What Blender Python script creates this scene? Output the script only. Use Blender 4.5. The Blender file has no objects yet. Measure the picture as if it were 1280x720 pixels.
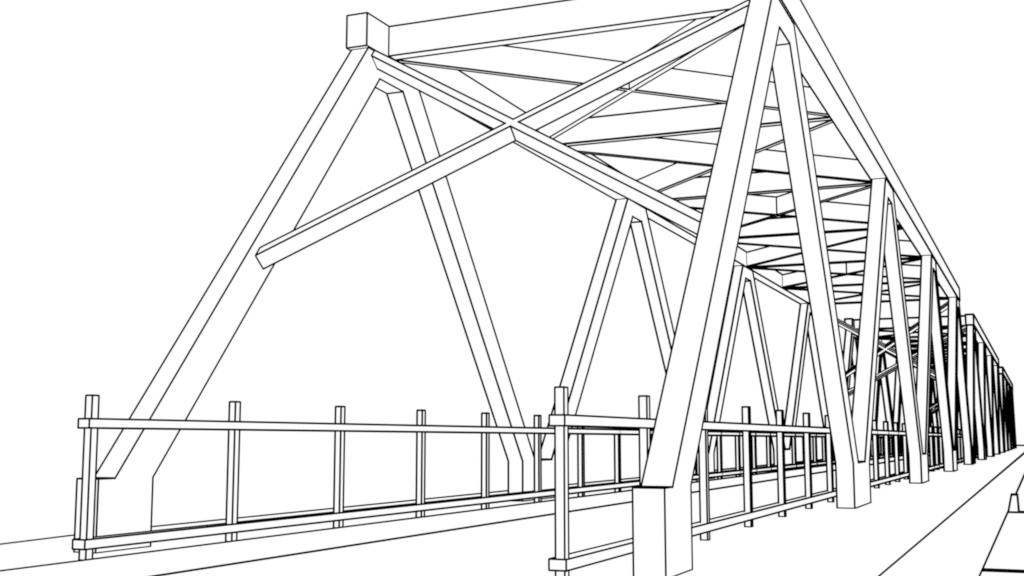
import bpy, math
from mathutils import Vector

# ---------------------------------------------------------------- scene
sc = bpy.context.scene
col = sc.collection
sc.view_settings.view_transform = 'Standard'
sc.view_settings.look = 'None'
sc.view_settings.exposure = 0
sc.render.film_transparent = False
sc.cycles.use_denoising = False
sc.cycles.filter_width = 1.9
sc.cycles.pixel_filter_type = 'BLACKMAN_HARRIS'

world = bpy.data.worlds.new("World")
sc.world = world
world.use_nodes = True
bg = world.node_tree.nodes["Background"]
bg.inputs[0].default_value = (1, 1, 1, 1)
bg.inputs[1].default_value = 1.0


def flat(name, c):
    """procedural unshaded paper / ink material"""
    m = bpy.data.materials.new(name)
    m.use_nodes = True
    nt = m.node_tree
    nt.nodes.clear()
    out = nt.nodes.new('ShaderNodeOutputMaterial')
    em = nt.nodes.new('ShaderNodeEmission')
    em.inputs[0].default_value = (c, c, c, 1)
    nt.links.new(em.outputs[0], out.inputs[0])
    return m


PAPER = flat('white_paper', 1.0)
INK = flat('black_ink', 0.0)

# ---------------------------------------------------------------- camera
YAW, PITCH, FPX, EYE = 0.4032, 0.1219, 1538.92, 1.2
cam = bpy.data.cameras.new('camera')
cam.sensor_width = 36
cam.lens = FPX / 1280 * 36
cam.clip_start = 0.05
cam.clip_end = 3000
co = bpy.data.objects.new('camera', cam)
col.objects.link(co)
co.location = (0, 0, EYE)
co.rotation_euler = (math.pi / 2 + PITCH, 0, YAW - math.pi / 2)
sc.camera = co

# ---------------------------------------------------------------- geometry
PEN = 0.00075          # outline half width: grows with the distance down the bridge


def pen(p, k=1.0):
    q = max(1.5, 0.913 * p.x + 0.389 * p.y)
    return PEN * k * q * (1 + .2 * min(1, q / 80))


class MB:
    """white solids plus their inked edges, built as ONE mesh"""

    def __init__(s):
        s.v, s.f, s.m = [], [], []

    def tube(s, a, b, k=1.0, out=None):
        a, b = Vector(a), Vector(b)
        d = b - a
        if d.length < 1e-5:
            return
        if d.length > 9:
            m = int(d.length / 6) + 1
            for i in range(m):
                s.tube(a + d * (i / m), a + d * ((i + 1) / m), k, out)
            return
        if out is not None:
            out = out.copy()
            for ax, val, sg in CONTACT:      # where a member butts onto another, ink the open side
                if abs(a[ax] - val) < .006 and abs(b[ax] - val) < .006 and out[ax] * sg > 0:
                    out[ax] = -.35 * sg
        d.normalize()
        t = Vector((0, 0, 1)) if abs(d.z) < .9 else Vector((1, 0, 0))
        u = d.cross(t).normalized()
        w = d.cross(u)
        base = len(s.v)
        n = 6
        for p in (a, b):
            r = pen(p, k)
            q = p - d * r * .5 if p is a else p + d * r * .5
            if out is not None:
                q = q + out * (r * .65)     # ink sits on the outside of the corner
            for i in range(n):
                an = 2 * math.pi * (i + .5) / n
                s.v.append(q + u * (r * math.cos(an)) + w * (r * math.sin(an)))
        for i in range(n):
            j = (i + 1) % n
            s.f.append((base + i, base + j, base + n + j, base + n + i))
            s.m.append(1)
        s.f.append(tuple(base + i for i in reversed(range(n)))); s.m.append(1)
        s.f.append(tuple(base + n + i for i in range(n))); s.m.append(1)

    def prism(s, poly, off, seam=(), blank=(), k=1.0):
        """poly: points of one cap; off: extrusion.  seam: indices i whose side
        i..i+1 joins a neighbour (no line).  blank: vertices with no cross line."""
        P = [Vector(p) for p in poly]
        off = Vector(off)
        Q = [p + off for p in P]
        n = len(P)
        base = len(s.v)
        s.v += P + Q
        s.f.append(tuple(base + i for i in reversed(range(n)))); s.m.append(0)
        s.f.append(tuple(base + n + i for i in range(n))); s.m.append(0)
        on = off.normalized()
        area = Vector((0, 0, 0))
        for i in range(n):
            area += P[i].cross(P[(i + 1) % n])
        area.normalize()
        nor = [(P[(i + 1) % n] - P[i]).cross(area).normalized() for i in range(n)]
        for i in range(n):
            j = (i + 1) % n
            s.f.append((base + i, base + j, base + n + j, base + n + i)); s.m.append(0)
            if i not in seam:
                s.tube(P[i], P[j], k, (nor[i] - on).normalized())
                s.tube(Q[i], Q[j], k, (nor[i] + on).normalized())
            if i not in blank:
                s.tube(P[i], Q[i], k, (nor[i] + nor[i - 1]).normalized())

    def box(s, x0, x1, y0, y1, z0, z1, **kw):
        s.prism([(x0, y0, z0), (x1, y0, z0), (x1, y0, z1), (x0, y0, z1)], (0, y1 - y0, 0), **kw)

    def build(s, name, parent=None, origin=None):
        me = bpy.data.meshes.new(name)
        o = Vector(origin) if origin else Vector((0, 0, 0))
        base = Vector(parent.location) if parent else Vector((0, 0, 0))
        me.from_pydata([tuple(v - o - (base if parent else Vector())) for v in s.v], [], s.f)
        me.materials.append(PAPER)
        me.materials.append(INK)
        me.polygons.foreach_set('material_index', s.m)
        me.update()
        ob = bpy.data.objects.new(name, me)
        col.objects.link(ob)
        ob.location = o
        if parent:
            ob.parent = parent
        return ob


def tag(o, label=None, cat=None, group=None, kind=None):
    if label: o['label'] = label
    if cat: o['category'] = cat
    if group: o['group'] = group
    if kind: o['kind'] = kind
    return o


def empty(name, loc):
    o = bpy.data.objects.new(name, None)
    o.location = loc
    o.empty_display_size = .3
    col.objects.link(o)
    return o


# ---------------------------------------------------------------- dimensions
YR, YL, W = 3.0235, 9.2353, 0.2823          # outer face of near truss, inner face of far truss
YRI = YR + W                                # inner face of near truss
P = 13.0141                                 # panel length
HB, HT, HC, GH = 0.772, 7.178, 0.507, 0.393
X0, E0, W0 = 10.4495, 0.2522, 0.6139        # end foot
F1, WF, GF = 22.162, 0.6166, 0.9143         # inner feet
T0, WT, GT = 16.0178, 0.3535, 0.7659        # top nodes
TC = 15.9078
CX = T0 + WT + GT / 2 + 1.5 * P             # middle of a span
SPAN_STEP = 53.0
NSPAN = 3
OV = 0.03                                   # chord is a little wider than the web
CONTACT = [(2, 0, -1), (2, HT, 1), (1, YRI + OV, -1), (1, YL - OV, 1), (1, YRI, -1), (1, YL, 1)]


def web(parent, y, dx, side):
    """feet, diagonals, gussets of one truss, extruded from y to y+W"""
    def pr(name, pts, seam=(), blank=()):
        mb = MB()
        mb.prism([(x + dx, y, z) for x, z in pts], (0, W, 0), seam, blank)
        return mb.build(name, parent)

    def mir(pts):
        return [(2 * CX - x, z) for x, z in pts]

    zc = HT - GH
    xa, xb = X0 + E0, X0 + E0 + W0
    # front edge of first diagonal at gusset height
    xf = xa + (T0 - xa) * (zc - HB) / (HT - HB)
    # end feet + end diagonals
    foot = [(X0, 0), (xb, 0), (xb, HB), (xa, HB), (X0, HB)]
    post = [(xa, HB), (xb, HB), (T0 + WT, zc), (xf, zc)]
    for m in (lambda q: q, mir):
        pr('foot_block', m(foot), seam=(2,), blank=(2,))
        pr('diagonal', m(post), seam=(0, 2), blank=(0, 1, 2, 3))
    # edge offset of a diagonal at gusset height (constant thickness members)
    for k in range(4):
        t = T0 + k * P
        l = t + (xf - T0)
        r = t + 2 * WT + GT + (T0 - xf)
        if k == 3:
            l2 = l
        pts = [(l, zc), (t + WT, zc), (t + WT + GT, zc), (r, zc), (t + 2 * WT + GT, HT), (t, HT)]
        pr('gusset', pts, seam=(0, 2), blank=(0, 3))
    for k in range(3):
        a = T0 + k * P
        f = F1 + k * P
        b = T0 + (k + 1) * P
        pr('foot_block', [(f, 0), (f + 2 * WF + GF, 0), (f + 2 * WF + GF, HB), (f + WF + GF, HB),
                          (f + WF, HB), (f, HB)], seam=(2, 4), blank=(2, 5))
        r = a + 2 * WT + GT + (T0 - xf)
        l = b + (xf - T0)
        pr('diagonal', [(f, HB), (f + WF, HB), (r, zc), (a + WT + GT, zc)], seam=(0, 2), blank=(0, 1, 2, 3))
        pr('diagonal', [(f + WF + GF, HB), (f + 2 * WF + GF, HB), (b + WT, zc), (l, zc)],
           seam=(0, 2), blank=(0, 1, 2, 3))
    mb = MB()
    mb.box(TC + dx, 2 * CX - TC + dx, y - OV, y + W + OV, HT + .002, HT + HC)
    mb.build('top_chord', parent)


def cross(a0, a1, b0, b1, w):
    """outline (12 points) of two crossing bars in a plane (s,t).
    bar A runs t=0..1 with lower edge a0->a1, bar B lower edge b0->b1; both w wide in s"""
    def X(p0, p1, q0, q1):
        # p: value p0->p1, q: q0->q1 over t in 0..1 ; crossing
        t = (q0 - p0) / ((p1 - p0) - (q1 - q0))
        return (p0 + (p1 - p0) * t, t)
    # A goes low->high, B goes high->low
    return [(a0, 0), (a0 + w, 0), X(a0 + w, a1 + w, b0, b1), (b0, 0), (b0 + w, 0),
            X(b0 + w, b1 + w, a0 + w, a1 + w), (a1 + w, 1), (a1, 1),
            X(a0, a1, b0 + w, b1 + w), (b1 + w, 1), (b1, 1), X(b0, b1, a0, a1)]


def end_portal(parent, dx, mirror):
    """X brace lying in the plane of the two end diagonals"""
    dirx, dirz = T0 - (X0 + E0), HT - HB
    L = math.hypot(dirx, dirz)
    dirx, dirz = dirx / L, dirz / L
    nx, nz = dirz, -dirx
    lo, hi, w, d0, d1 = 3.73, 8.31, 0.135, 0.14, 0.367
    ya, yb = YRI + .001, YL - .001
    pts = cross(lo, hi, hi, lo, w)
    def P3(s, t, d):
        x = X0 + E0 + s * dirx + d * nx
        z = HB + s * dirz + d * nz
        if mirror:
            x = 2 * CX - x
        return Vector((x + dx, ya + (yb - ya) * t, z))
    mb = MB()
    # the brace is a pair of planks except at the very first portal
    cuts = (d0, d1) if (dx == 0 and not mirror) else (d0, (d0 + d1) / 2, d1)
    for e0, e1 in zip(cuts, cuts[1:]):
        mb.prism([P3(s, t, e0) for s, t in pts], P3(0, 0, e1) - P3(0, 0, e0), k=1.0 if len(cuts) == 2 else .62)
    mb.build('portal_brace', parent)


def roof(parent, dx):
    ya, yb = YRI + OV + .001, YL - OV - .001
    S0, ST, SP = 16.60, 0.20, P / 2
    zb, zt = HT + .035, HT + HC - .004
    n = 7
    last = 2 * CX - S0 - ST
    for k in range(n):
        x = S0 + (last - S0) * k / (n - 1)
        mb = MB()
        mb.box(x + dx, x + ST + dx, ya, yb, zb, zt)
        if k:                            # seam along the underside of the paired planks
            mb.tube((x + ST / 2 + dx, ya, zb), (x + ST / 2 + dx, yb, zb), .4)
        mb.build('cross_beam', parent)
        if k < n - 1:
            x2 = S0 + (last - S0) * (k + 1) / (n - 1)
            w = 0.15
            lo, hi = x + ST + .01, x2 - w - .01
            pts = cross(lo, hi, hi, lo, w)
            a = [Vector((s + dx, ya + (yb - ya) * t, zb + .004)) for s, t in pts]
            mb = MB()
            mb.prism(a, (0, 0, zt - zb - .008), k=.88)
            mb.tube((lo + w / 2 + dx, ya, zb + .004), (hi + w / 2 + dx, yb, zb + .004), .4) if k else None
            mb.tube((hi + w / 2 + dx, ya, zb + .004), (lo + w / 2 + dx, yb, zb + .004), .4)
            mb.build('roof_brace', parent)


SPAN_LABEL = [
    'nearest white outlined truss span with the big slanting end posts filling the view',
    'middle white truss span, seen small just behind the far end of the nearest span',
    'farthest truss span, a tiny dark cluster of posts at the right near the horizon',
]
for i in range(NSPAN):
    dx = i * SPAN_STEP
    root = empty('bridge_span', (X0 + dx, (YR + YL + W) / 2, 0))
    tag(root, SPAN_LABEL[i], 'bridge span', 'truss spans of the bridge')
    web(root, YR, dx, 'near')
    web(root, YL, dx, 'far')
    end_portal(root, dx, False)
    end_portal(root, dx, True)
    roof(root, dx)

# ---------------------------------------------------------------- railings


def railing(yc, step, label):
    root = empty('railing', (9.8, yc, 0))
    tag(root, label, 'railing', 'post and rail fences along the bridge')
    pw, px = 0.075, 0.085
    n = 68
    x_end = 9.8 + step * (n - 1) + px + .06
    for k in range(n):
        x = 9.8 + step * k
        mb = MB()
        mb.box(x, x + px, yc - pw / 2, yc + pw / 2, 0, 1.632)
        mb.build('post', root)
    for name, z0, z1, h in (('top_rail', 1.313, 1.396, .066), ('bottom_rail', 0.118, 0.203, .073)):
        mb = MB()
        mb.box(9.74, x_end, yc - h, yc + h, z0, z1)
        mb.build(name, root)


railing(3.742, 2.40, 'long post and rail fence nearer the viewer, inside the right hand truss posts')
railing(8.820, 2.415, 'long post and rail fence on the far left, before the left truss feet')

# ---------------------------------------------------------------- deck and kerbs (the setting)
XN, XF = -6.0, 221.0
mb = MB()
deck = [(XN, 1.372), (XF, 1.372), (XF, 11.38), (30, 11.38), (17.6, 11.27), (13.8, 11.24), (12.2, 11.16), (10.86, 10.98), (6, 10.4), (XN, 9.4)]
base = len(mb.v)
mb.prism([(x, y, -.35) for x, y in deck], (0, 0, .349), blank=range(len(deck)), k=1.0)
# strip between fence line and inner deck line
tag(mb.build('bridge_deck'), kind='structure')
mb = MB()
mb.box(XN, XF, 7.205, 8.752, -.001, .003, k=1.1)
tag(mb.build('kerb_strip'), kind='structure')
mb = MB()
mb.box(XN, XF, -3.5, 1.372 - .003, -.35, -.006, blank=(0, 1, 2, 3), seam=(0, 1, 2, 3))
mb.box(XN, XF, -3.5, .552, -.006, -.001, k=1.0)
tag(mb.build('footway'), kind='structure')
for x0, x1 in ((12.22, 12.34), (21.9, 22.12)):
    mb = MB()
    mb.box(x0, x1, -3.5, .545, -.001, .004, k=1.15)
    tag(mb.build('footway_joint'), kind='structure')
mb = MB()
c = [(22.0, .398, .004), (22.0, .544, .004), (22.0, .484, .285), (22.0, .410, .285)]
mb.prism(c, (.10, 0, 0), k=1.15)
o = mb.build('stub_post', origin=(22.0, .47, 0))
tag(o, 'short tapered stub post standing on the footway edge at the lower right', 'stub post')
